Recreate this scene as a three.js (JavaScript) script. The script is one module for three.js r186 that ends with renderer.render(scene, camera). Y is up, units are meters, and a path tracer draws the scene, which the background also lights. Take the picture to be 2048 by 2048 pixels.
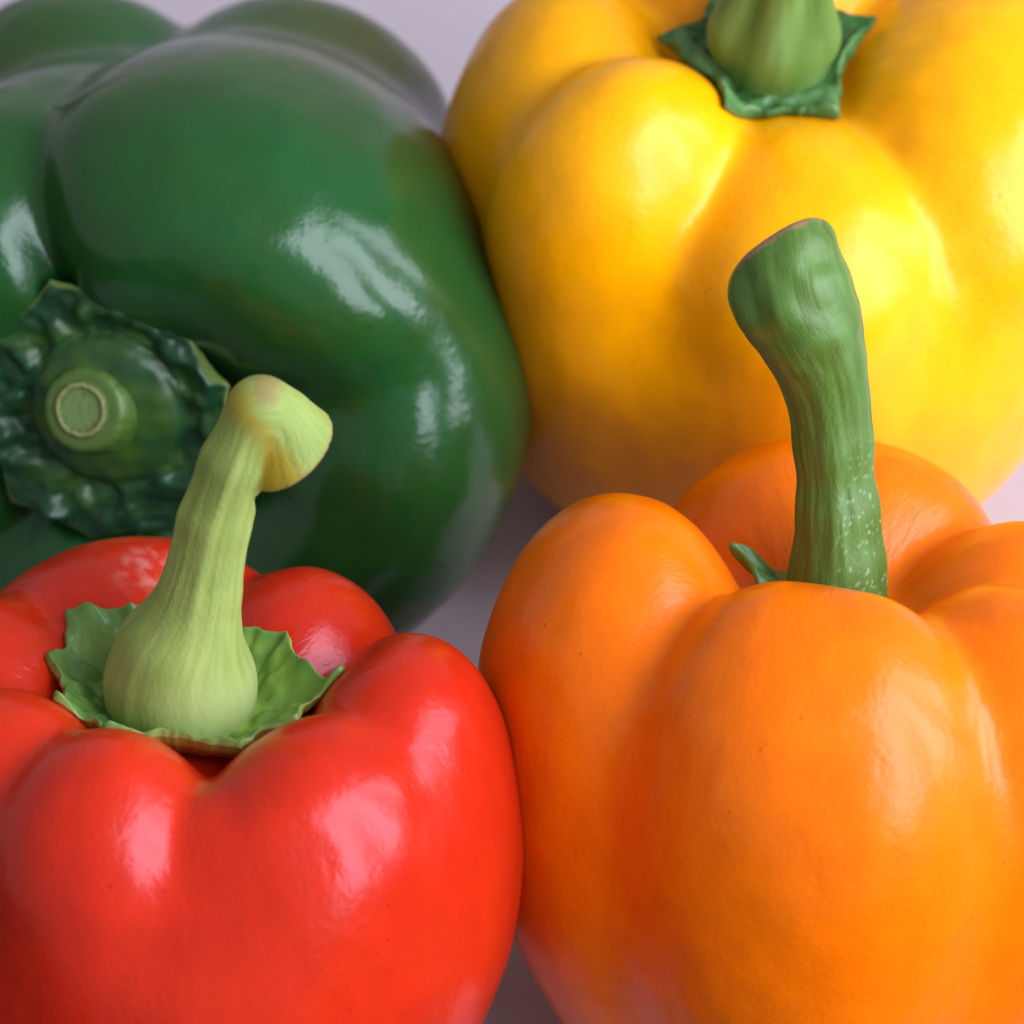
import * as THREE from 'three';
import { RectAreaLightUniformsLib } from 'three/addons/lights/RectAreaLightUniformsLib.js';
import { mergeGeometries } from 'three/addons/utils/BufferGeometryUtils.js';

// ------------------------------------------------------------------ camera, light, exposure
const scene = new THREE.Scene();
const camera = new THREE.PerspectiveCamera(16.06, 1, 0.05, 20);
camera.position.set(0, 0.454, 0.396);
camera.lookAt(0, 0.058, 0);
camera.focus = 0.507;
camera.userData.fStop = 18;
const renderer = new THREE.WebGLRenderer();
renderer.toneMapping = THREE.LinearToneMapping;
renderer.toneMappingExposure = 0.71;
renderer.shadowMap.enabled = true;
RectAreaLightUniformsLib.init();
scene.background = new THREE.Color().setRGB(0.60, 0.59, 0.58);      // the pale room around the table
function softWindow(x, y, z, w, h, strength, tx = 0, ty = 0.05, tz = 0) {
  const l = new THREE.RectAreaLight(new THREE.Color().setRGB(0.95, 0.98, 1.09), strength, w, h);
  l.name = 'window_light';
  l.position.set(x, y, z); l.lookAt(tx, ty, tz); scene.add(l);
}
softWindow(0.88, 0.60, 0.23, 0.36, 1.05, 13);
softWindow(1.0, 0.62, -0.2, 0.2, 0.95, 11);
softWindow(0.67, 0.60, 0.63, 0.36, 1.05, 13);

// ------------------------------------------------------------------ noise
function hash3(x, y, z, s) {
  let h = (Math.imul(x, 374761393) + Math.imul(y, 668265263) + Math.imul(z, 2147483647 ^ 0x5bd1e995) + Math.imul(s, 1274126177)) | 0;
  h = Math.imul(h ^ (h >>> 13), 1274126177); h = Math.imul(h ^ (h >>> 16), 2246822519); h ^= h >>> 15;
  return (h >>> 0) / 4294967295;
}
function noise(x, y, z, s = 1) {          // gradient noise, about -1..1
  const xi = Math.floor(x), yi = Math.floor(y), zi = Math.floor(z), a = x - xi, b = y - yi, c = z - zi, q = (t) => t * t * t * (t * (t * 6 - 15) + 10), u = q(a), v = q(b), w = q(c);
  const L = (p, r, t) => p + (r - p) * t;
  const g = (i, j, k) => { const h = Math.floor(hash3(xi + i, yi + j, zi + k, s) * 12), X = a - i, Y = b - j, Z = c - k, m = h & 3, P = h < 4 ? X : h < 8 ? X : Y, Q = h < 4 ? Y : Z; return (m & 1 ? -P : P) + (m & 2 ? -Q : Q); };
  return 1.25 * L(L(L(g(0, 0, 0), g(1, 0, 0), u), L(g(0, 1, 0), g(1, 1, 0), u), v), L(L(g(0, 0, 1), g(1, 0, 1), u), L(g(0, 1, 1), g(1, 1, 1), u), v), w);
}
const fbm = (x, y, z, s, o = 4) => { let a = 0, g = 0.5; for (let i = 0; i < o; i++) { a += g * noise(x, y, z, s + i); x *= 2.03; y *= 2.03; z *= 2.03; g *= 0.5; } return a; };
const clamp = (x, a = 0, b = 1) => Math.min(b, Math.max(a, x));
const step = (a, b, x) => { const t = clamp((x - a) / (b - a)); return t * t * (3 - 2 * t); };
const mix = (a, b, t) => a + (b - a) * t;
const mixc = (a, b, t) => [mix(a[0], b[0], t), mix(a[1], b[1], t), mix(a[2], b[2], t)];

// ------------------------------------------------------------------ a field of millimetres meshed by surface nets
function meshField(f, lo, hi, cell, colour, uvOf) {
  const n = [0, 1, 2].map((i) => Math.ceil((hi[i] - lo[i]) / cell / 4) * 4 + 1), [nx, ny, nz] = n;
  const F = new Float32Array(nx * ny * nz), id = (i, j, k) => i + nx * (j + ny * k);
  const val = (i, j, k) => f(lo[0] + i * cell, lo[1] + j * cell, lo[2] + k * cell);
  const S = 4, far = S * cell * 1.9;
  for (let k = 0; k < nz - 1; k += S) for (let j = 0; j < ny - 1; j += S) for (let i = 0; i < nx - 1; i += S) {
    const c = val(i + S / 2, j + S / 2, k + S / 2), skip = Math.abs(c) > far;
    for (let c2 = 0; c2 <= S; c2++) for (let b = 0; b <= S; b++) for (let a = 0; a <= S; a++) {
      const q = id(i + a, j + b, k + c2);
      if (skip) { if (F[q] === 0) F[q] = c; } else if (F[q] === 0 || Math.abs(F[q]) > far) F[q] = val(i + a, j + b, k + c2) || 1e-6;
    }
  }
  const vert = new Int32Array(nx * ny * nz).fill(-1), P = [], idx = [];
  for (let k = 0; k < nz - 1; k++) for (let j = 0; j < ny - 1; j++) for (let i = 0; i < nx - 1; i++) {
    let m = 0; for (let c = 0; c < 8; c++) if (F[id(i + (c & 1), j + ((c >> 1) & 1), k + (c >> 2))] < 0) m |= 1 << c;
    if (m === 0 || m === 255) continue;
    let sx = 0, sy = 0, sz = 0, cnt = 0;
    for (let a = 0; a < 8; a++) for (const bit of [1, 2, 4]) if (!(a & bit)) {
      const b = a | bit; if (((m >> a) & 1) === ((m >> b) & 1)) continue;
      const fa = F[id(i + (a & 1), j + ((a >> 1) & 1), k + (a >> 2))], fb = F[id(i + (b & 1), j + ((b >> 1) & 1), k + (b >> 2))], t = fa / (fa - fb);
      sx += mix(a & 1, b & 1, t); sy += mix((a >> 1) & 1, (b >> 1) & 1, t); sz += mix(a >> 2, b >> 2, t); cnt++;
    }
    vert[id(i, j, k)] = P.length / 3;
    P.push(lo[0] + (i + sx / cnt) * cell, lo[1] + (j + sy / cnt) * cell, lo[2] + (k + sz / cnt) * cell);
  }
  const quad = (a, b, c, d, flip) => { if (a < 0 || b < 0 || c < 0 || d < 0) return; if (flip) idx.push(a, c, b, a, d, c); else idx.push(a, b, c, a, c, d); };
  for (let k = 1; k < nz - 1; k++) for (let j = 1; j < ny - 1; j++) for (let i = 1; i < nx - 1; i++) {
    const s = F[id(i, j, k)] < 0, V = (a, b, c) => vert[id(i - a, j - b, k - c)];
    if (s !== F[id(i + 1, j, k)] < 0) quad(V(0, 1, 1), V(0, 0, 1), V(0, 0, 0), V(0, 1, 0), !s);
    if (s !== F[id(i, j + 1, k)] < 0) quad(V(1, 0, 1), V(0, 0, 1), V(0, 0, 0), V(1, 0, 0), s);
    if (s !== F[id(i, j, k + 1)] < 0) quad(V(1, 1, 0), V(0, 1, 0), V(0, 0, 0), V(1, 0, 0), !s);
  }
  const nv = P.length / 3, N = new Float32Array(nv * 3), C = new Float32Array(nv * 3), UV = new Float32Array(nv * 2), e = cell * 0.35;
  for (let v = 0; v < nv; v++) {
    let x = P[3 * v], y = P[3 * v + 1], z = P[3 * v + 2], gx, gy, gz;
    for (let it = 0; it < 3; it++) {
      gx = (f(x + e, y, z) - f(x - e, y, z)) / (2 * e); gy = (f(x, y + e, z) - f(x, y - e, z)) / (2 * e); gz = (f(x, y, z + e) - f(x, y, z - e)) / (2 * e);
      if (it === 2) break;
      const g2 = gx * gx + gy * gy + gz * gz || 1; let d = f(x, y, z) / g2; const l = Math.abs(d) * Math.sqrt(g2), m = cell * 0.6; if (l > m) d *= m / l;
      x -= gx * d; y -= gy * d; z -= gz * d;
    }
    const g = Math.hypot(gx, gy, gz) || 1; P[3 * v] = x; P[3 * v + 1] = y; P[3 * v + 2] = z;
    N[3 * v] = gx / g; N[3 * v + 1] = gy / g; N[3 * v + 2] = gz / g;
    C.set(colour(x, y, z, gx / g, gy / g, gz / g), 3 * v);
    UV.set(uvOf ? uvOf(x, y, z) : [0, 0], 2 * v);
  }
  const g = new THREE.BufferGeometry();
  g.setAttribute('position', new THREE.BufferAttribute(new Float32Array(P), 3)); g.setAttribute('normal', new THREE.BufferAttribute(N, 3));
  g.setAttribute('color', new THREE.BufferAttribute(C, 3)); g.setAttribute('uv', new THREE.BufferAttribute(UV, 2)); g.setIndex(idx);
  return g;
}

// ------------------------------------------------------------------ peppers
// lobes: { at: degrees round the axis (0 = right, 90 = away), d: distance of its centre from the axis, r / w: half depth / half width, y: centre height, up / down: half heights }
function pepperField(s) {
  const L = s.lobes.map((l) => ({ ...l, c: Math.cos(l.at * Math.PI / 180), s: -Math.sin(l.at * Math.PI / 180) }));
  const vals = new Float64Array(L.length + 4);
  return (x, y, z) => {
    let lo = 1e9, n = 0;
    for (const l of L) {
      const low = Math.max(0, (l.y - y) / l.down), tp = 1 - s.taper * low * low * (l.tp ?? 1);
      const u = (x * l.c + z * l.s - l.d * (1 - (s.inward ?? 0.35) * Math.min(1.2, low * low))), v = -x * l.s + z * l.c;
      const a = l.r * tp, b = l.w * tp, h = y > l.y ? l.up : l.down, q = y > l.y ? (s.pu ?? 1) : s.pd;
      const Y0 = Math.abs(y - l.y) / h, Y = Math.pow(Y0, q), X = u / a, Z = l.sq ? Math.sign(v) * Math.pow(Math.abs(v) / b, l.sq) : v / b;
      const k0 = Math.sqrt(X * X + Y * Y + Z * Z), k1 = Math.sqrt(X * X / (a * a) + Z * Z / (b * b) + Math.pow(Y0, 4 * q - 2) * q * q / (h * h));
      const d = k0 > 1e-3 ? k0 * (k0 - 1) / Math.max(k1, 1e-4) : -Math.min(a, b);
      vals[n++] = d; if (d < lo) lo = d;
    }
    { const c = s.core, X = x / c.r, Z = z / c.r, Y = (y - c.y) / (y > c.y ? c.up : c.down), k0 = Math.sqrt(X * X + Y * Y + Z * Z), k1 = Math.sqrt(X * X + Z * Z) / c.r + Math.abs(Y) / (y > c.y ? c.up : c.down);
      const d = k0 > 1e-3 ? k0 * (k0 - 1) / k1 : -c.r; vals[n++] = d; if (d < lo) lo = d; }
    if (s.ring) {                                                     // one shoulder running all round, pinched at its furrows
      const g = s.ring, rho = Math.hypot(x, z), phi = Math.atan2(-z, x) * 180 / Math.PI; let cr = 0, cw = 0, R = g.R, up = g.up;
      for (const [at, w, a, b] of g.furrows) { let d = Math.abs(phi - at) % 360; if (d > 180) d = 360 - d; const q = 1 / (1 + (d / w) * (d / w)) * clamp((100 - d) / 50); cr += a * q; cw += b * q; }
      for (const [at, w, a, b] of g.swells) { let d = Math.abs(phi - at) % 360; if (d > 180) d = 360 - d; const q = Math.exp(-d * d / (w * w)); R += a * q; up += b * q; }
      const low = Math.max(0, (g.y - y) / g.down), r = g.r * (1 - 0.1 * cw) * (1 - s.taper * low * low), c = R * (1 - 0.07 * cw) * (1 - (s.inward ?? 0.35) * Math.min(1.2, low * low)), h = y > g.y ? up * (1 - 0.34 * cr) : g.down, q = y > g.y ? 1 : s.pd;
      const u = Math.min(rho - c, 0) / (r * g.inner) + Math.max(rho - c, 0) / r, ri = rho < c ? r * g.inner : r, Y0 = Math.abs(y - g.y) / h, Y = Math.pow(Y0, q), k0 = Math.hypot(u, Y), k1 = Math.sqrt(u * u / (ri * ri) + Math.pow(Y0, 4 * q - 2) * q * q / (h * h));
      const d = k0 > 1e-3 ? k0 * (k0 - 1) / Math.max(k1, 1e-4) : -r; vals[n++] = d; if (d < lo) lo = d;
    }
    if (s.barrel) { const c = s.barrel, h = y > c.y ? c.up : c.down, q = Math.pow(Math.pow(Math.hypot(x - (c.x ?? 0), z - (c.z ?? 0)) / (c.r * (1 - (c.tp ?? 0.12) * Math.pow(Math.max(0, (c.y - y) / c.down), 1.5))), 2.7) + Math.pow(Math.abs(y - c.y) / h, 2.7), 1 / 2.7), d = (q - 1) * c.r * 0.8; vals[n++] = d; if (d < lo) lo = d; }   // flesh that fills the furrows below the shoulder
    const k = mix(s.kTop, s.kLow, step(s.yTop, s.yTop - 45, y)); let sum = 0;
    for (let i = 0; i < n; i++) sum += Math.exp((lo - vals[i]) / k);
    return lo - k * Math.log(sum) + (s.rough ?? 0.35) * noise(x * 0.075, y * 0.05, z * 0.075, s.seed) + 0.1 * noise(x * 0.2, y * 0.11, z * 0.2, s.seed + 9) + 0.015 * noise(x * 0.5, y * 0.25, z * 0.5, s.seed + 5) + (s.extra ? s.extra(x, y, z) : 0);
  };
}
function pepperBody(s, f) {
  const R = s.bound;
  const g = meshField(f, [-R, s.yLow, -R], [R, s.yTop + 14, R], 1.0, s.colour, (x, y, z) => [Math.atan2(x * (s.seam ?? 1), z * (s.seam ?? 1)) * 0.045, Math.atan2(Math.hypot(x, z), y + 12) * 0.05]);
  return g;
}
// stems: a chain of round cones [x, y, z, radius]
function chainField(pts, k, ridge, cuts = []) {
  const seg = []; let ref = new THREE.Vector3(0, 0, 1), along = 0;
  for (let i = 0; i + 1 < pts.length; i++) {
    const a = new THREE.Vector3(...pts[i]), d = new THREE.Vector3(...pts[i + 1]).sub(a), l = d.length(); d.divideScalar(l);
    ref = ref.clone().addScaledVector(d, -ref.dot(d)).normalize();
    seg.push({ a, d, l, r0: pts[i][3], r1: pts[i + 1][3], u: ref, v: new THREE.Vector3().crossVectors(d, ref), t0: along }); along += l;
  }
  const info = { t: 0, ang: 0, rad: 0 };
  const f = (x, y, z) => {
    let lo = 1e9; const vals = []; let wt = 0, ws = 0, wc = 0, ww = 0;
    for (const s of seg) {
      const px = x - s.a.x, py = y - s.a.y, pz = z - s.a.z, t = px * s.d.x + py * s.d.y + pz * s.d.z;
      const pu = px * s.u.x + py * s.u.y + pz * s.u.z, pv = px * s.v.x + py * s.v.y + pz * s.v.z, pr = Math.hypot(pu, pv);
      const b = (s.r0 - s.r1) / s.l, a = Math.sqrt(Math.max(0, 1 - b * b)), kk = -b * pr + a * t;
      const d = kk < 0 ? Math.hypot(pr, t) - s.r0 : kk > a * s.l ? Math.hypot(pr, t - s.l) - s.r1 : pr * a + t * b - s.r0;
      vals.push(d); if (d < lo) lo = d;
      const w = Math.exp(-d * 1.2 - Math.max(0, -t) * 0.4 - Math.max(0, t - s.l) * 0.4); ww += w; wt += w * (s.t0 + clamp(t, 0, s.l)); wc += w * pu / (pr + 1e-6); ws += w * pv / (pr + 1e-6); info.rad = pr;
    }
    let sum = 0; for (const d of vals) sum += Math.exp((lo - d) / k);
    info.t = wt / (ww || 1) / along; info.ang = Math.atan2(ws, wc);
    let d = lo - k * Math.log(sum);
    if (ridge) d += ridge(info.t, info.ang, x, y, z);
    for (const c of cuts) { let e = (x - c[0]) * c[3] + (y - c[1]) * c[4] + (z - c[2]) * c[5]; e -= 2 * Math.max(0, Math.hypot(x - c[0], y - c[1], z - c[2]) - (c[7] ?? 11)); const m = Math.max(d, e), r = c[6] ?? 0.8; d = m + r * Math.log(Math.exp((d - m) / r) + Math.exp((e - m) / r)); }
    return d;
  };
  return { f, info };
}
function stemGeometry(pts, k, ridge, cuts, colour, cell = 0.45) {
  const { f, info } = chainField(pts, k, ridge, cuts), lo = [1e9, 1e9, 1e9], hi = [-1e9, -1e9, -1e9];
  for (const p of pts) for (let i = 0; i < 3; i++) { lo[i] = Math.min(lo[i], p[i] - p[3] * 1.35 - 2); hi[i] = Math.max(hi[i], p[i] + p[3] * 1.35 + 2); }
  return meshField(f, lo, hi, cell, (x, y, z, nx, ny, nz) => { f(x, y, z); return colour(info.t, info.ang, x, y, z, nx, ny, nz); }, (x, y, z) => { f(x, y, z); return [info.ang * 0.006, info.t * 0.05]; });
}
// calyx: a bumpy collar of leaf tissue; edge(angle) and lift(s, angle) in millimetres
function calyxGeometry({ edge, lift, thick = 1.1, bump, colour, nr = 44, na = 260, inner = 3 }) {
  const P = [], C = [], UV = [], idx = [], W = na + 1;
  for (let side = 0; side < 2; side++) for (let i = 0; i <= nr; i++) for (let j = 0; j <= na; j++) {
    const s = i / nr, th = j / na * Math.PI * 2, e = edge(th), r = mix(inner, e, s), c = Math.cos(th), sn = Math.sin(th);
    const edgeRound = Math.sqrt(Math.max(0, 1 - Math.pow(clamp((s - 0.93) / 0.07), 2)));
    const mid = lift(s, th), b = bump ? bump(s, th, r * c, r * sn) : 0;
    P.push(r * c, mid + (side ? -thick / 2 * edgeRound : thick / 2 * edgeRound + b * edgeRound), -r * sn);
    C.push(...colour(s, th, side, b)); UV.push(r * c * 0.001, r * sn * 0.001);
  }
  const o = (nr + 1) * W;
  for (let i = 0; i < nr; i++) for (let j = 0; j < na; j++) {
    const a = i * W + j, b = a + 1, c = a + W, d = c + 1;
    idx.push(a, c, b, b, c, d, o + a, o + b, o + c, o + b, o + d, o + c);
  }
  const g = new THREE.BufferGeometry();
  g.setAttribute('position', new THREE.Float32BufferAttribute(P, 3)); g.setAttribute('color', new THREE.Float32BufferAttribute(C, 3)); g.setAttribute('uv', new THREE.Float32BufferAttribute(UV, 2));
  g.setIndex(idx); g.computeVertexNormals();
  const n = g.attributes.normal;                                     // one normal along the seam
  for (let side = 0; side < 2; side++) for (let i = 0; i <= nr; i++) {
    const a = side * o + i * W, b = a + na, x = n.getX(a) + n.getX(b), y = n.getY(a) + n.getY(b), z = n.getZ(a) + n.getZ(b), l = Math.hypot(x, y, z) || 1;
    n.setXYZ(a, x / l, y / l, z / l); n.setXYZ(b, x / l, y / l, z / l);
  }
  return g;
}

// outline of a calyx from its tips: [degrees, radius, height of the tip]
function collar(tips, sag, ragged = 0.25) {
  const q = tips.map((t) => [((t[0] % 360) + 360) % 360 * Math.PI / 180, t[1], t[2]]).sort((a, b) => a[0] - b[0]);
  const at = (th) => { th = ((th % 6.283185307) + 6.283185307) % 6.283185307; let i = q.findIndex((t) => t[0] > th); const b = q[(i < 0 ? 0 : i)], a = q[((i < 0 ? 0 : i) + q.length - 1) % q.length];
    const w = ((b[0] - a[0]) + 6.283185307) % 6.283185307, t = (((th - a[0]) + 6.283185307) % 6.283185307) / w; return [a, b, t, w]; };
  return {
    edge: (th) => { const [a, b, t, w] = at(th), chord = (a[1] * b[1] * Math.sin(w)) / (a[1] * Math.sin(w * t) + b[1] * Math.sin(w * (1 - t))); return chord * (1 - sag * Math.pow(Math.sin(Math.PI * t), 0.8)) + ragged * (noise(Math.cos(th) * 6, Math.sin(th) * 6, sag * 90, 61) + 0.5 * noise(Math.cos(th) * 15, Math.sin(th) * 15, 2, 62)); },
    lift: (th) => { const [a, b, t] = at(th), u = t * t * (3 - 2 * t); return mix(a[2], b[2], u); },
  };
}

// ------------------------------------------------------------------ materials
const skin = (rough, o = {}, tint = [1, 1, 1]) => new THREE.MeshPhysicalMaterial({ color: 0xffffff, vertexColors: true, roughness: rough, ior: 1.53, specularIntensity: 0.7, specularColor: new THREE.Color().setRGB(...tint), ...o });
const period = (n, f) => { const o = new Float32Array(n * n); for (let j = 0; j < n; j++) for (let i = 0; i < n; i++) { const a = i / n * 2 * Math.PI, b = j / n * 2 * Math.PI; o[j * n + i] = f(i / n, j / n, a, b); } return o; };
function tileNoise(u, v, k, s) {             // value noise that repeats over the unit square, k cells a side
  const x = u * k, y = v * k, xi = Math.floor(x), yi = Math.floor(y); let a = x - xi, b = y - yi; a = a * a * (3 - 2 * a); b = b * b * (3 - 2 * b);
  const h = (i, j) => hash3((xi + i) % k, (yi + j) % k, 0, s);
  return mix(mix(h(0, 0), h(1, 0), a), mix(h(0, 1), h(1, 1), a), b);
}
function greyTexture(n, f) {
  const d = new Uint8Array(n * n * 4), o = period(n, f);
  for (let i = 0; i < n * n; i++) { const v = clamp(o[i]) * 255; d.set([v, v, v, 255], 4 * i); }
  const t = new THREE.DataTexture(d, n, n); t.wrapS = t.wrapT = THREE.RepeatWrapping; t.magFilter = THREE.LinearFilter; t.minFilter = THREE.LinearMipmapLinearFilter; t.generateMipmaps = true; t.needsUpdate = true; return t;
}
const stipple = greyTexture(1024, (u, v) => 0.35 * tileNoise(u, v, 60, 1) + 0.3 * tileNoise(u, v, 24, 2) + 0.2 * tileNoise(u, v, 110, 3) + 0.15 * tileNoise(u, v, 9, 4));
stipple.repeat.set(22, 22);                  // one tile is 45 mm of skin
const fibre = greyTexture(1024, (u, v) => 0.4 * tileNoise(u, v, 90, 5) + 0.4 * tileNoise(u, v * 0.5 % 1, 32, 6) + 0.2 * tileNoise(u, v, 200, 7));
fibre.repeat.set(40, 14);
function colourTexture(n, f) {
  const d = new Uint8Array(n * n * 4); for (let j = 0; j < n; j++) for (let i = 0; i < n; i++) { const c = f(i / n, j / n); d.set([clamp(c[0]) * 255, clamp(c[1]) * 255, clamp(c[2]) * 255, 255], 4 * (j * n + i)); }
  const t = new THREE.DataTexture(d, n, n); t.colorSpace = THREE.SRGBColorSpace; t.wrapS = t.wrapT = THREE.RepeatWrapping; t.magFilter = THREE.LinearFilter; t.minFilter = THREE.LinearMipmapLinearFilter; t.generateMipmaps = true; t.needsUpdate = true; return t;
}
const dots = []; for (let i = 0; i < 46; i++) dots.push([hash3(i, 1, 0, 5), hash3(i, 2, 0, 5), 0.002 + 0.0035 * Math.pow(hash3(i, 3, 0, 5), 3), hash3(i, 4, 0, 5)]);
const skinTone = colourTexture(1024, (u, v) => {
  let m = 0.95 + 0.05 * tileNoise(u, v, 14, 21) + 0.02 * (tileNoise(u, v, 120, 22) - 0.5);
  for (const [a, b, r, k] of dots) { const dx = Math.abs(u - a), dy = Math.abs(v - b), q = Math.hypot(Math.min(dx, 1 - dx), Math.min(dy, 1 - dy)) / r; if (q < 1.6) m *= 1 - (k < 0.7 ? 0.2 : -0.03) * step(1.5, 0.4, q); }
  return [m + 0.01, m, m];
});
skinTone.repeat.set(22, 22);
const paper = greyTexture(512, (u, v) => 0.4 * tileNoise(u, v, 128, 31) + 0.35 * tileNoise(u, v, 48, 32) + 0.25 * tileNoise(u, v, 12, 33)); paper.repeat.set(14, 14);
const paperTone = colourTexture(512, (u, v) => { const m = 0.955 + 0.03 * tileNoise(u, v, 7, 34) + 0.03 * (tileNoise(u, v, 160, 35) - 0.5); return [m, m, m]; }); paperTone.repeat.set(5, 5);
const M = {
  red: skin(0.26, { map: skinTone, bumpMap: stipple, bumpScale: 0.00007 }, [1, 0.72, 0.9]), orange: skin(0.28, { map: skinTone, bumpMap: stipple, bumpScale: 0.00007 }, [1, 0.8, 0.75]), yellow: skin(0.29, { map: skinTone, bumpMap: stipple, bumpScale: 0.00007 }, [1, 0.9, 0.75]), green: skin(0.21, { map: skinTone, bumpMap: stipple, bumpScale: 0.00006, specularIntensity: 0.75 }, [0.9, 1, 1]),
  redStem: skin(0.6, { specularIntensity: 0.4, bumpMap: fibre, bumpScale: 0.00009 }), orangeStem: skin(0.42, { bumpMap: fibre, bumpScale: 0.0001 }), yellowStem: skin(0.5), greenStem: skin(0.38), calyx: skin(0.36), cut: skin(0.8),
};

// ------------------------------------------------------------------ the table
{
  const g = new THREE.BoxGeometry(0.72, 0.03, 0.72); g.translate(0.2, -0.015, -0.268);
  const m = new THREE.MeshStandardMaterial({ color: new THREE.Color().setRGB(0.49, 0.43, 0.505), roughness: 0.7, map: paperTone, bumpMap: paper, bumpScale: 0.00005 });
  const t = new THREE.Mesh(g, m); t.name = 'table_top'; t.receiveShadow = true;
  const f = new THREE.Mesh(new THREE.PlaneGeometry(9, 9).rotateX(-Math.PI / 2), new THREE.MeshStandardMaterial({ color: new THREE.Color().setRGB(0.06, 0.05, 0.045), roughness: 0.8 }));
  f.name = 'floor'; f.position.y = -0.74; f.receiveShadow = true; f.userData = { kind: 'structure' }; scene.add(f);
  t.userData = { kind: 'structure', label: 'pale lilac white table top showing between the peppers' };
  scene.add(t);
}

// ------------------------------------------------------------------ placing
const mm = 0.001;
// frame: centre of the body (mm, world), stem direction, and the direction (world) that lobes at -90 degrees face
function pepper(name, label, centre, axis, face, spec) {
  const ey = new THREE.Vector3(...axis).normalize(), ez = new THREE.Vector3(...face); ez.addScaledVector(ey, -ez.dot(ey)).normalize();
  const ex = new THREE.Vector3().crossVectors(ey, ez), rot = new THREE.Matrix4().makeBasis(ex, ey, ez);
  const root = new THREE.Group(); root.name = name; root.position.set(centre[0] * mm, 0, centre[2] * mm);
  root.userData = { label, category: 'bell pepper', group: 'bell peppers on the table' }; scene.add(root);
  const place = (g) => { g.applyMatrix4(rot); g.scale(mm, mm, mm); g.translate(0, centre[1] * mm, 0); return g; };
  const field = pepperField(spec), body = place(pepperBody(spec, field)); body.computeBoundingBox();
 
  const add = (n, g, m, parent = root) => { const o = new THREE.Mesh(g, m); o.name = n; o.castShadow = o.receiveShadow = true; parent.add(o); return o; };
  add('body', body, spec.material);
  const surf = (x, z) => { let y = 60; while (y > 0 && field(x, y, z) > 0) y -= Math.max(0.15, field(x, y, z) * 0.5); return y; };   // height of the skin over a point of the crown
  return { root, add, place, surf };
}
const speck = (x, y, z, s) => noise(x * 1.3, y * 1.3, z * 1.3, s);

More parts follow.
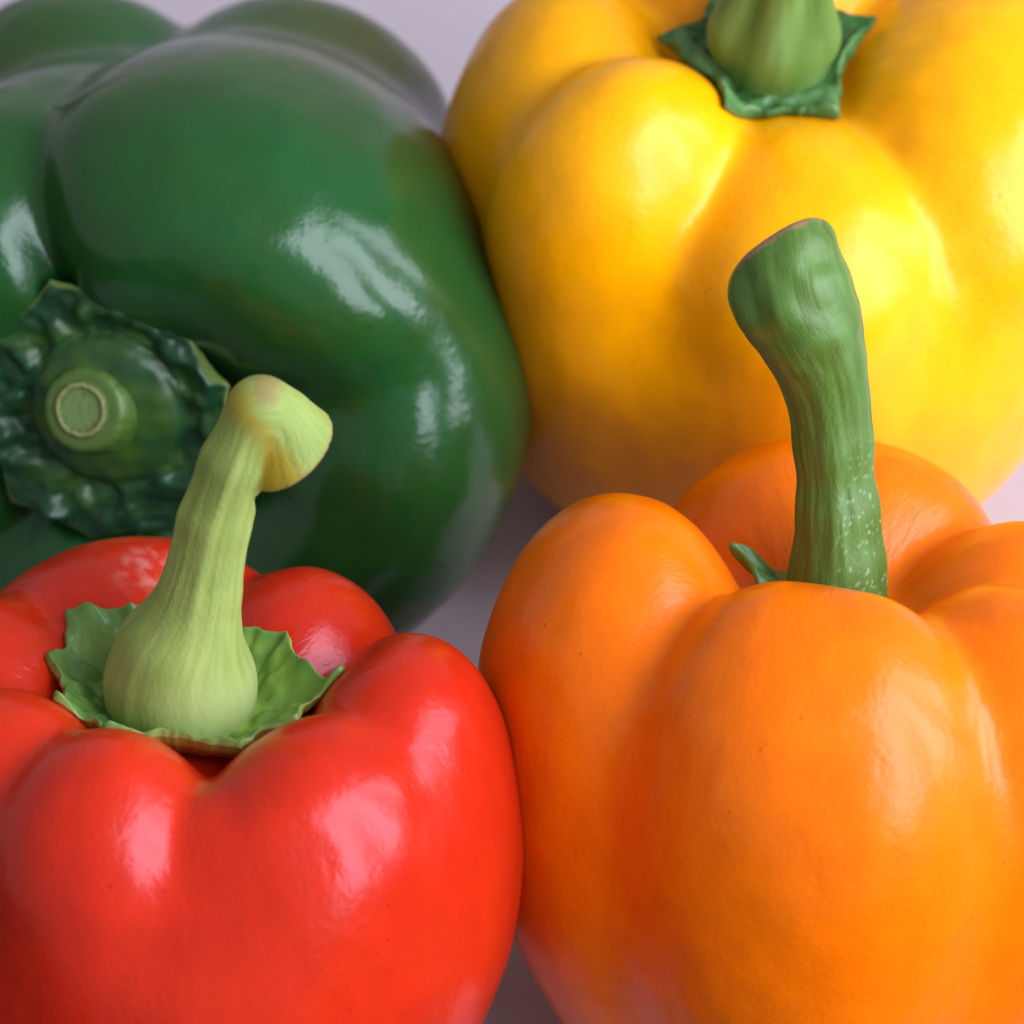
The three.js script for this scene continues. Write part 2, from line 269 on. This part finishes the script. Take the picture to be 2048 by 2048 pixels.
// ------------------------------------------------------------------ red pepper
{
  const base = [0.55, 0.025, 0.004], deep = [0.5, 0.016, 0.004];
  const p = pepper('red_bell_pepper', 'red bell pepper with a pale green hooked stem, standing in front of the green one', [-45.5, 46.3, 68.1], [0, 0.966, -0.259], [0, 0.707, 0.707], {
    material: M.red, seed: 11, taper: 0.33, pd: 1.5, pu: 1, kTop: 0.9, kLow: 4, barrel: { r: 42.3, y: 9, up: 24, down: 50, tp: 0.6 }, yTop: 44, yLow: -52, bound: 56, core: { r: 24, y: 0, up: 31, down: 38 },
    lobes: [
      { at: -49, d: 30, r: 16, w: 21.5, y: 22, up: 22.4, down: 66 },
      { at: -11, d: 31, r: 15.5, w: 22, y: 22, up: 24, down: 66 },
      { at: -77, d: 30.5, r: 13.5, w: 16, y: 11, up: 28, down: 52 },
      { at: 55, d: 25, r: 17.5, w: 15, y: 22, up: 20, down: 64 },
      { at: 115, d: 26, r: 19, w: 27, y: 22, up: 22.5, down: 64 },
      { at: 163, d: 30, r: 17, w: 18, y: 22, up: 22, down: 64 },
      { at: 211, d: 28, r: 17.5, w: 17, y: 22, up: 21.5, down: 64 },
      { at: 251, d: 27, r: 18, w: 17.5, y: 22, up: 22.5, down: 64 },
    ],
    colour: (x, y, z) => mixc(mixc(base, deep, clamp(0.5 + 0.9 * fbm(x * 0.03, y * 0.02, z * 0.03, 5))), [0.7, 0.3, 0.26], 0.5 * step(7, 2.5, Math.hypot(x + 6, z + 21)) * step(30, 36, y) * step(-0.25, 0.5, noise(x * 0.5, y * 0.5, z * 0.5, 17))),
  });
  const green = [0.36, 0.5, 0.13], pale = [0.55, 0.66, 0.28];
  const red = collar([[144, 22, 4], [168, 20, 3], [205, 18.5, 2.5], [236, 17, 2.8], [299, 19, 2.8], [322, 21.5, 4.2], [350, 23, 4.2], [35, 17.5, 4.5], [95, 16, 3]], 0.1, 0.6);
  p.add('calyx', p.place(calyxGeometry({ edge: red.edge, inner: 7, lift: (s, th) => { const r = mix(7, red.edge(th), s), own = 33 + (red.lift(th) + 2.2) * Math.pow(s, 2.2); return Math.max(own, p.surf(r * Math.cos(th), -r * Math.sin(th)) + 0.5); },
    thick: 1.9, bump: (s, th, x, z) => step(0.1, 0.4, s) * (1.2 * Math.max(0, noise(x * 0.3, z * 0.3, 0, 41) + 0.2) + 1.1 * (1 - s * 0.4) * noise(Math.cos(th) * 4.5, Math.sin(th) * 4.5, s * 0.8, 42) + 0.2 * noise(x * 0.8, z * 0.8, 0, 44)),
    colour: (s, th, side) => side ? mixc([0.34, 0.2, 0.03], [0.24, 0.2, 0.04], 0.5 + 0.5 * noise(th * 3, s * 3, 0, 8)) : mixc(mixc([0.26, 0.42, 0.06], [0.1, 0.22, 0.05], clamp(0.45 + 0.6 * noise(Math.cos(th) * 3, Math.sin(th) * 3, s * 3, 8) + 0.4 * step(0.8, 0.95, s) + 0.5 * step(0.3, -0.5, Math.cos(th)))), [0.36, 0.4, 0.12], 0.7 * step(0.95, 0.99, s) * clamp(0.6 + noise(th * 4, 0, 0, 12))) })), M.calyx);
  const ridge = (t, a) => -0.34 * Math.pow(Math.max(0, Math.cos(5 * a + 0.6)), 2) * step(0.2, 0.42, t) * step(0.84, 0.7, t) + 0.07 * noise(Math.cos(a) * 11, Math.sin(a) * 11, t * 3, 14) * step(0.82, 0.7, t) * step(0.12, 0.4, t) + 0.06 * noise(Math.cos(a) * 5, Math.sin(a) * 5, t * 6, 4);
  const stem = p.add('stem', p.place(stemGeometry([[0, 34.5, 0, 9.2], [-0.3, 37.5, 0, 10.4], [-0.2, 42, 0, 8.9], [1.6, 47.5, 0, 6.6], [3.2, 53, 0, 5.4], [5.6, 64, 0, 4.7], [8.7, 73, 0, 4.5], [12.3, 80.4, -0.4, 4.5], [14.7, 78.6, -1, 4.3], [16.8, 72.6, -2, 7]], 0.4, ridge,
    [[16.6, 73.6, -2, 0.56, -0.8, -0.22, 0.35, 8.6]], (t, a, x, y, z, nx, ny) => {
      const streak = 0.5 + 0.35 * noise(Math.cos(a) * 7, Math.sin(a) * 7, t * 3, 3) + 0.35 * noise(Math.cos(a) * 16, Math.sin(a) * 16, t * 7, 13), blot = 0.5 + 0.5 * fbm(x * 0.2, y * 0.08, z * 0.2, 31);
      let c = mixc([0.16, 0.245, 0.045], [0.33, 0.4, 0.12], clamp(0.6 * streak + 0.6 * blot - 0.1));
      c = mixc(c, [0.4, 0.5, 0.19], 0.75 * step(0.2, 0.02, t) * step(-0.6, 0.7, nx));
      c = mixc(c, [0.34, 0.25, 0.02], 0.95 * step(0.78, 0.86, t) * step(-2.2, 0.6, -(x - 15.2) * 0.82 - (y - 76) * 0.57 + 0.8 * noise(x * 0.5, y * 0.5, z * 0.5, 80)));
      const e = (x - 16.6) * 0.56 - (y - 73.6) * 0.8 - (z + 2) * 0.22, scar = step(2.8, 1.2, Math.hypot(x - 13.6, y - 85.2) + 0.9 * noise(x, y, z, 78));
      return mixc(c, [0.25, 0.19, 0.07], Math.max(step(-0.9, -0.35, e + 0.25 * noise(x * 1.5, y * 1.5, z * 1.5, 79)) * step(0.8, 0.88, t), 0.8 * scar));
    })), M.redStem);
}
// ------------------------------------------------------------------ orange pepper
{
  const base = [0.9, 0.178, 0.0], deep = [0.88, 0.158, 0.0];
  const p = pepper('orange_bell_pepper', 'orange bell pepper with an upright knobbed green stem, nearest on the right', [44.4, 48.9, 50], [0.016, 0.933, -0.358], [0, 0.707, 0.707], {
    material: M.orange, seed: 23, taper: 0.25, pd: 1.5, kTop: 1.5, kLow: 3.2, barrel: { r: 36.5, y: -4, up: 30, down: 40, tp: 0.2 }, yTop: 46, yLow: -52, bound: 60, core: { r: 24, y: 0, up: 31, down: 38 },
    lobes: [
      { at: 253, d: 27, r: 20.5, w: 20, y: 17, up: 28, down: 61 },
      { at: 272, d: 27, r: 21, w: 20.5, y: 17, up: 27.3, down: 61 },
      { at: 187, d: 29.5, r: 20.5, w: 25.5, y: 15, up: 33, down: 66 },
      { at: 84, d: 27, r: 19, w: 27, y: 22, up: 23, down: 66 },
      { at: 10, d: 30, r: 20, w: 18, y: 22, up: 19, down: 66 },
      { at: -37, d: 30.5, r: 19.5, w: 17, y: 22, up: 19.5, down: 66 },
    ],
    colour: (x, y, z) => mixc(base, deep, 0.5 + 0.5 * fbm(x * 0.03, y * 0.02, z * 0.03, 7)),
  });
  const green = [0.09, 0.22, 0.04], pale = [0.2, 0.36, 0.12];
  const col = collar([[164, 15, 5.5], [186, 10, -1], [240, 10.5, -1], [285, 10, -1], [345, 10, -1], [40, 10, -1], [100, 10.5, 0], [143, 10, 0]], 0.1);
  p.add('calyx', p.place(calyxGeometry({ edge: col.edge, inner: 5, lift: (s, th) => Math.max(33 + col.lift(th) * s * s, 0), thick: 1.5,
    bump: (s, th, x, z) => 0.7 * s * noise(x * 0.3, z * 0.3, 0, 43), colour: (s, th, side, b) => mixc([0.07, 0.2, 0.04], [0.12, 0.26, 0.06], 0.5 + 0.5 * noise(th * 3, s * 4, 0, 8)) })), M.calyx);
  const ridge = (t, a, x, y, z) => -0.3 * Math.max(0, Math.cos(5 * a + 0.3 + t)) * step(0.02, 0.2, t) * step(0.8, 0.6, t) + 0.16 * noise(Math.cos(a) * 6, Math.sin(a) * 6, t * 5, 4) * step(0.85, 0.7, t) + 0.5 * noise(x * 0.22, y * 0.22, z * 0.22, 5) * step(0.66, 0.8, t);
  p.add('stem', p.place(stemGeometry([[1.3, 30, 0, 7.4], [1.3, 35, 0, 6.1], [1.4, 39, 0, 5.5], [0.9, 46.4, 0, 5.1], [-0.3, 56.8, 0, 4.65], [-1.2, 63, 0, 4.7], [-2.7, 68.8, 0.4, 5.4], [-5.4, 75.5, 1.8, 6.9], [-7.5, 79.5, 2, 7.5], [-8.8, 84.8, -2, 7.2]], 1.2, ridge,
    [[-8, 86.3, -1.5, -0.5, 0.66, -0.55, 0.5]], (t, a, x, y, z) => {
      const streak = 0.5 + 0.5 * noise(Math.cos(a) * 8, Math.sin(a) * 8, t * 3, 3), blot = 0.5 + 0.5 * fbm(x * 0.16, y * 0.1, z * 0.16, 31);
      let c = mixc([0.05, 0.1, 0.004], [0.1, 0.22, 0.05], clamp(0.7 * streak + 0.7 * blot - 0.2));
      c = mixc(c, [0.5, 0.62, 0.45], 0.38 * step(0.4, 0.6, noise(x * 1.9, y * 1.9, z * 1.9, 71)) * step(0.6, 0.25, t) * step(0.5, 4, x - 1 + 0.4 * z));
      const e = -0.5 * (x + 8) + 0.66 * (y - 86.3) - 0.55 * (z + 1.5);
      return mixc(c, [0.27, 0.16, 0.08], step(-1.5, -0.9, e + 0.6 * noise(x * 0.8, y * 0.8, z * 0.8, 76)));
    })), M.orangeStem);
}
// ------------------------------------------------------------------ yellow pepper
{
  const base = [0.99, 0.45, 0.0], deep = [0.98, 0.41, 0.0];
  const p = pepper('yellow_bell_pepper', 'yellow bell pepper standing behind the orange one', [41, 62.5, -65], [0, 0.992, 0.125], [0, 0.707, 0.707], {
    material: M.yellow, seed: 37, taper: 0.25, pd: 1.5, kTop: 1.2, kLow: 5, barrel: { r: 48, y: -12, up: 38, down: 50 }, yTop: 46, yLow: -60, bound: 66, core: { r: 26, y: 0, up: 32, down: 44 },
    lobes: [
      { at: 220, d: 31, r: 23, w: 18.5, y: 22, up: 28.5, down: 80 },
      { at: 177, d: 32, r: 20.5, w: 26, y: 8, up: 37, down: 66 },
      { at: 278, d: 29, r: 25, w: 22, y: 20, up: 21.5, down: 80 },
      { at: 95, d: 26, r: 20, w: 24, y: 20, up: 22, down: 76 },
      { at: -8, d: 33, r: 25, w: 35, y: 18, up: 27, down: 80, tp: 0.7 },
      { at: -50, d: 31, r: 22, w: 22, y: -8, up: 34, down: 44 },
    ],
    colour: (x, y, z) => mixc(base, deep, 0.5 + 0.5 * fbm(x * 0.03, y * 0.02, z * 0.03, 7)),
  });
  const col = collar([[168, 18.6, 1], [243, 18, 0.5], [308, 16.6, 0.5], [24, 18.8, 1.5], [75, 17, 1], [122, 17, 1]], 0.16, 0.6);
  p.add('calyx', p.place(calyxGeometry({ edge: col.edge, inner: 7, lift: (s, th) => Math.max(36.5, p.surf(Math.cos(th) * mix(7, col.edge(th), s), -Math.sin(th) * mix(7, col.edge(th), s)) + 0.8) + col.lift(th) * s * s, thick: 1.8, na: 240, nr: 40,
    bump: (s, th, x, z) => (2.2 * Math.max(0, 0.15 + noise(x * 0.2, z * 0.2, 0, 47)) + 0.45 * noise(x * 0.45, z * 0.45, 0, 48)) * step(0.1, 0.3, s) * step(1.02, 0.85, s), colour: (s, th, side, b) => mixc([0.025, 0.1, 0.022], [0.11, 0.24, 0.08], clamp(0.3 + 0.35 * b + 0.4 * noise(Math.cos(th) * 3, Math.sin(th) * 3, s * 3, 8))) })), M.calyx);
  const ridge = (t, a) => -1.3 * Math.pow(Math.abs(Math.cos(2.5 * a + 0.15)), 2) * step(0.0, 0.2, t) + 0.1 * noise(Math.cos(a) * 6, Math.sin(a) * 6, t * 5, 4);
  p.add('stem', p.place(stemGeometry([[0, 38, 0, 9], [0, 42.5, 0, 9], [0.5, 50, 0, 6.4], [1, 60, 0, 5.4], [2, 76, 0, 5]], 1.2, ridge, [], (t, a, x, y, z) => mixc([0.06, 0.14, 0.015], [0.19, 0.33, 0.09], clamp(0.5 + 0.6 * noise(Math.cos(a) * 2, Math.sin(a) * 2, t * 2, 3))))), M.yellowStem);
}
// ------------------------------------------------------------------ green pepper
{
  const base = [0.006, 0.082, 0.019], deep = [0.02, 0.06, 0.006];
  const p = pepper('green_bell_pepper', 'dark green bell pepper lying on its side with its short stem stub to the front', [-54, 52.2, -46.8], [-0.20, 0.29, 0.935], [0, -0.707, 0.707], {
    material: M.green, seam: -1, seed: 53, taper: 0.32, pd: 1.5, kTop: 3, kLow: 4, yTop: 48, yLow: -80, bound: 72, core: { r: 30, y: 0, up: 30, down: 44 },
    ring: { R: 37, r: 19, inner: 1.25, y: 18, up: 27, down: 66, furrows: [[101, 9, 1, 1.1], [9, 15, 0.75, 0.25], [-72, 12, 0.9, 0.9], [-140, 12, 0.9, 0.9], [165, 12, 0.9, 0.9]], swells: [[-15, 42, 5, 0], [52, 30, 1, 1.5], [92, 35, -3.5, 0]] },
    lobes: [
      { at: 56, d: 24, r: 20, w: 25, y: -44, up: 30, down: 30 },
      { at: 143, d: 38, r: 22, w: 22, y: -42, up: 30, down: 30 },
    ],
    colour: (x, y, z) => mixc(mixc(base, deep, clamp(0.4 + 0.9 * fbm(x * 0.03, y * 0.02, z * 0.03, 7))), [0.05, 0.062, 0.004], 0.85 * step(12, -14, y + 6 * noise(x * 0.04, y * 0.04, z * 0.04, 9)) * step(0, 25, x)),
  });
  const ox = -0.5, oz = -5, col = collar([[10, 20.5, 0], [56, 22.4, 0.6], [104, 22.8, 0.6], [138, 21.5, 0], [178, 22, 0], [221, 24.5, 0.5], [254, 23.4, 0.5], [290, 23, 0], [332, 22, 0]], 0.03);
  const shift = (g) => g.translate(ox, 0, oz);
  p.add('calyx', p.place(shift(calyxGeometry({ edge: col.edge, inner: 2, thick: 1.4, nr: 70, na: 360, lift: (s, th) => { const r = mix(2, col.edge(th), s); return 38 + 3.4 * Math.pow(Math.max(0, 1 - Math.pow(Math.min(1, r / 12.8), 2)), 0.7) - 0.7 * step(11, 13, r) * step(17, 14, r) + col.lift(th) * s; },
    bump: (s, th, x, z) => { const r = Math.hypot(x, z), m = step(11.6, 13.4, r) * step(22.5, 20, r); return m * (2.8 * Math.pow(Math.max(0, 0.2 + noise(x * 0.2, z * 0.2, 0, 49)), 1.1) + 0.4 * noise(x * 0.5, z * 0.5, 3, 50)) + 0.3 * noise(x * 0.3, z * 0.3, 1, 51) * step(4, 8, r); },
    colour: (s, th, side, b) => { const c = mixc([0.008, 0.055, 0.02], [0.045, 0.115, 0.016], clamp(0.5 + 0.7 * noise(th * 2, s * 4, 0, 8) - 1.2 * (s - 0.4))); return mixc(c, [0.13, 0.2, 0.05], step(0.955, 0.99, s)); } }))), M.calyx);
  const gstem = p.add('stem', p.place(stemGeometry([[ox - 0.8, 38, oz - 0.5, 7.2], [ox - 1.8, 41.5, oz - 1.6, 5.8], [ox - 2.4, 48, oz - 4, 4.6]], 1.5, (t, a) => 0.1 * noise(Math.cos(a) * 6, Math.sin(a) * 6, t * 3, 4),
    [[ox - 2.1, 43.8, oz - 2.5, -0.08, 0.94, -0.33, 0.35]], (t, a, x, y, z) => mixc([0.03, 0.09, 0.012], [0.08, 0.15, 0.03], clamp(0.5 + 0.5 * noise(x * 0.5, y * 0.5, z * 0.5, 3) + 0.6 * step(42.6, 44, y - 0.35 * (z - oz + 2.5)))))), M.greenStem);
  {   // the dry cut face of the stub with its corky ring
    const rings = 18, na = 72, P = [], C = [], idx = [], nrm = new THREE.Vector3(-0.08, 0.94, -0.33).normalize(), q = new THREE.Quaternion().setFromUnitVectors(new THREE.Vector3(0, 1, 0), nrm), v = new THREE.Vector3();
    for (let i = 0; i <= rings; i++) for (let j = 0; j <= na; j++) {
      const th = j / na * Math.PI * 2, cx = Math.cos(th), sz = Math.sin(th), r = i / rings * 4.75, wob = 0.16 * noise(cx * 4, sz * 4, 1, 91) + 0.08 * noise(cx * 11, sz * 11, 1, 92);
      const ring = Math.exp(-Math.pow((r - 3.85 - wob) / 0.26, 2)), dip = step(3.6, 2.6, r), gr = noise(r * cx * 1.2, r * sz * 1.2, 0, 93);
      v.set(r * cx, 0.14 + 0.42 * ring - 0.1 * dip + 0.06 * gr + 0.1 * ring * noise(cx * 14, sz * 14, 1, 94) - (i === rings ? 0.7 : 0), r * sz).applyQuaternion(q); P.push(v.x + ox - 2.1, v.y + 43.8, v.z + oz - 2.5);
      C.push(...mixc(mixc([0.07, 0.12, 0.03], [0.15, 0.23, 0.08], clamp(dip + 0.4 * gr)), [0.34, 0.36, 0.13], clamp(ring * (0.9 + 0.5 * noise(cx * 5, sz * 5, 2, 95)))));
    }
    for (let i = 0; i < rings; i++) for (let j = 0; j < na; j++) { const a = i * (na + 1) + j, b = a + 1, c = a + na + 1, d = c + 1; idx.push(a, b, c, b, d, c); }
    const g = new THREE.BufferGeometry(); g.setAttribute('position', new THREE.Float32BufferAttribute(P, 3)); g.setAttribute('color', new THREE.Float32BufferAttribute(C, 3)); g.setIndex(idx); g.computeVertexNormals();
    p.add('cut_end', p.place(g), M.cut, gstem);
  }
}
renderer.render(scene, camera);
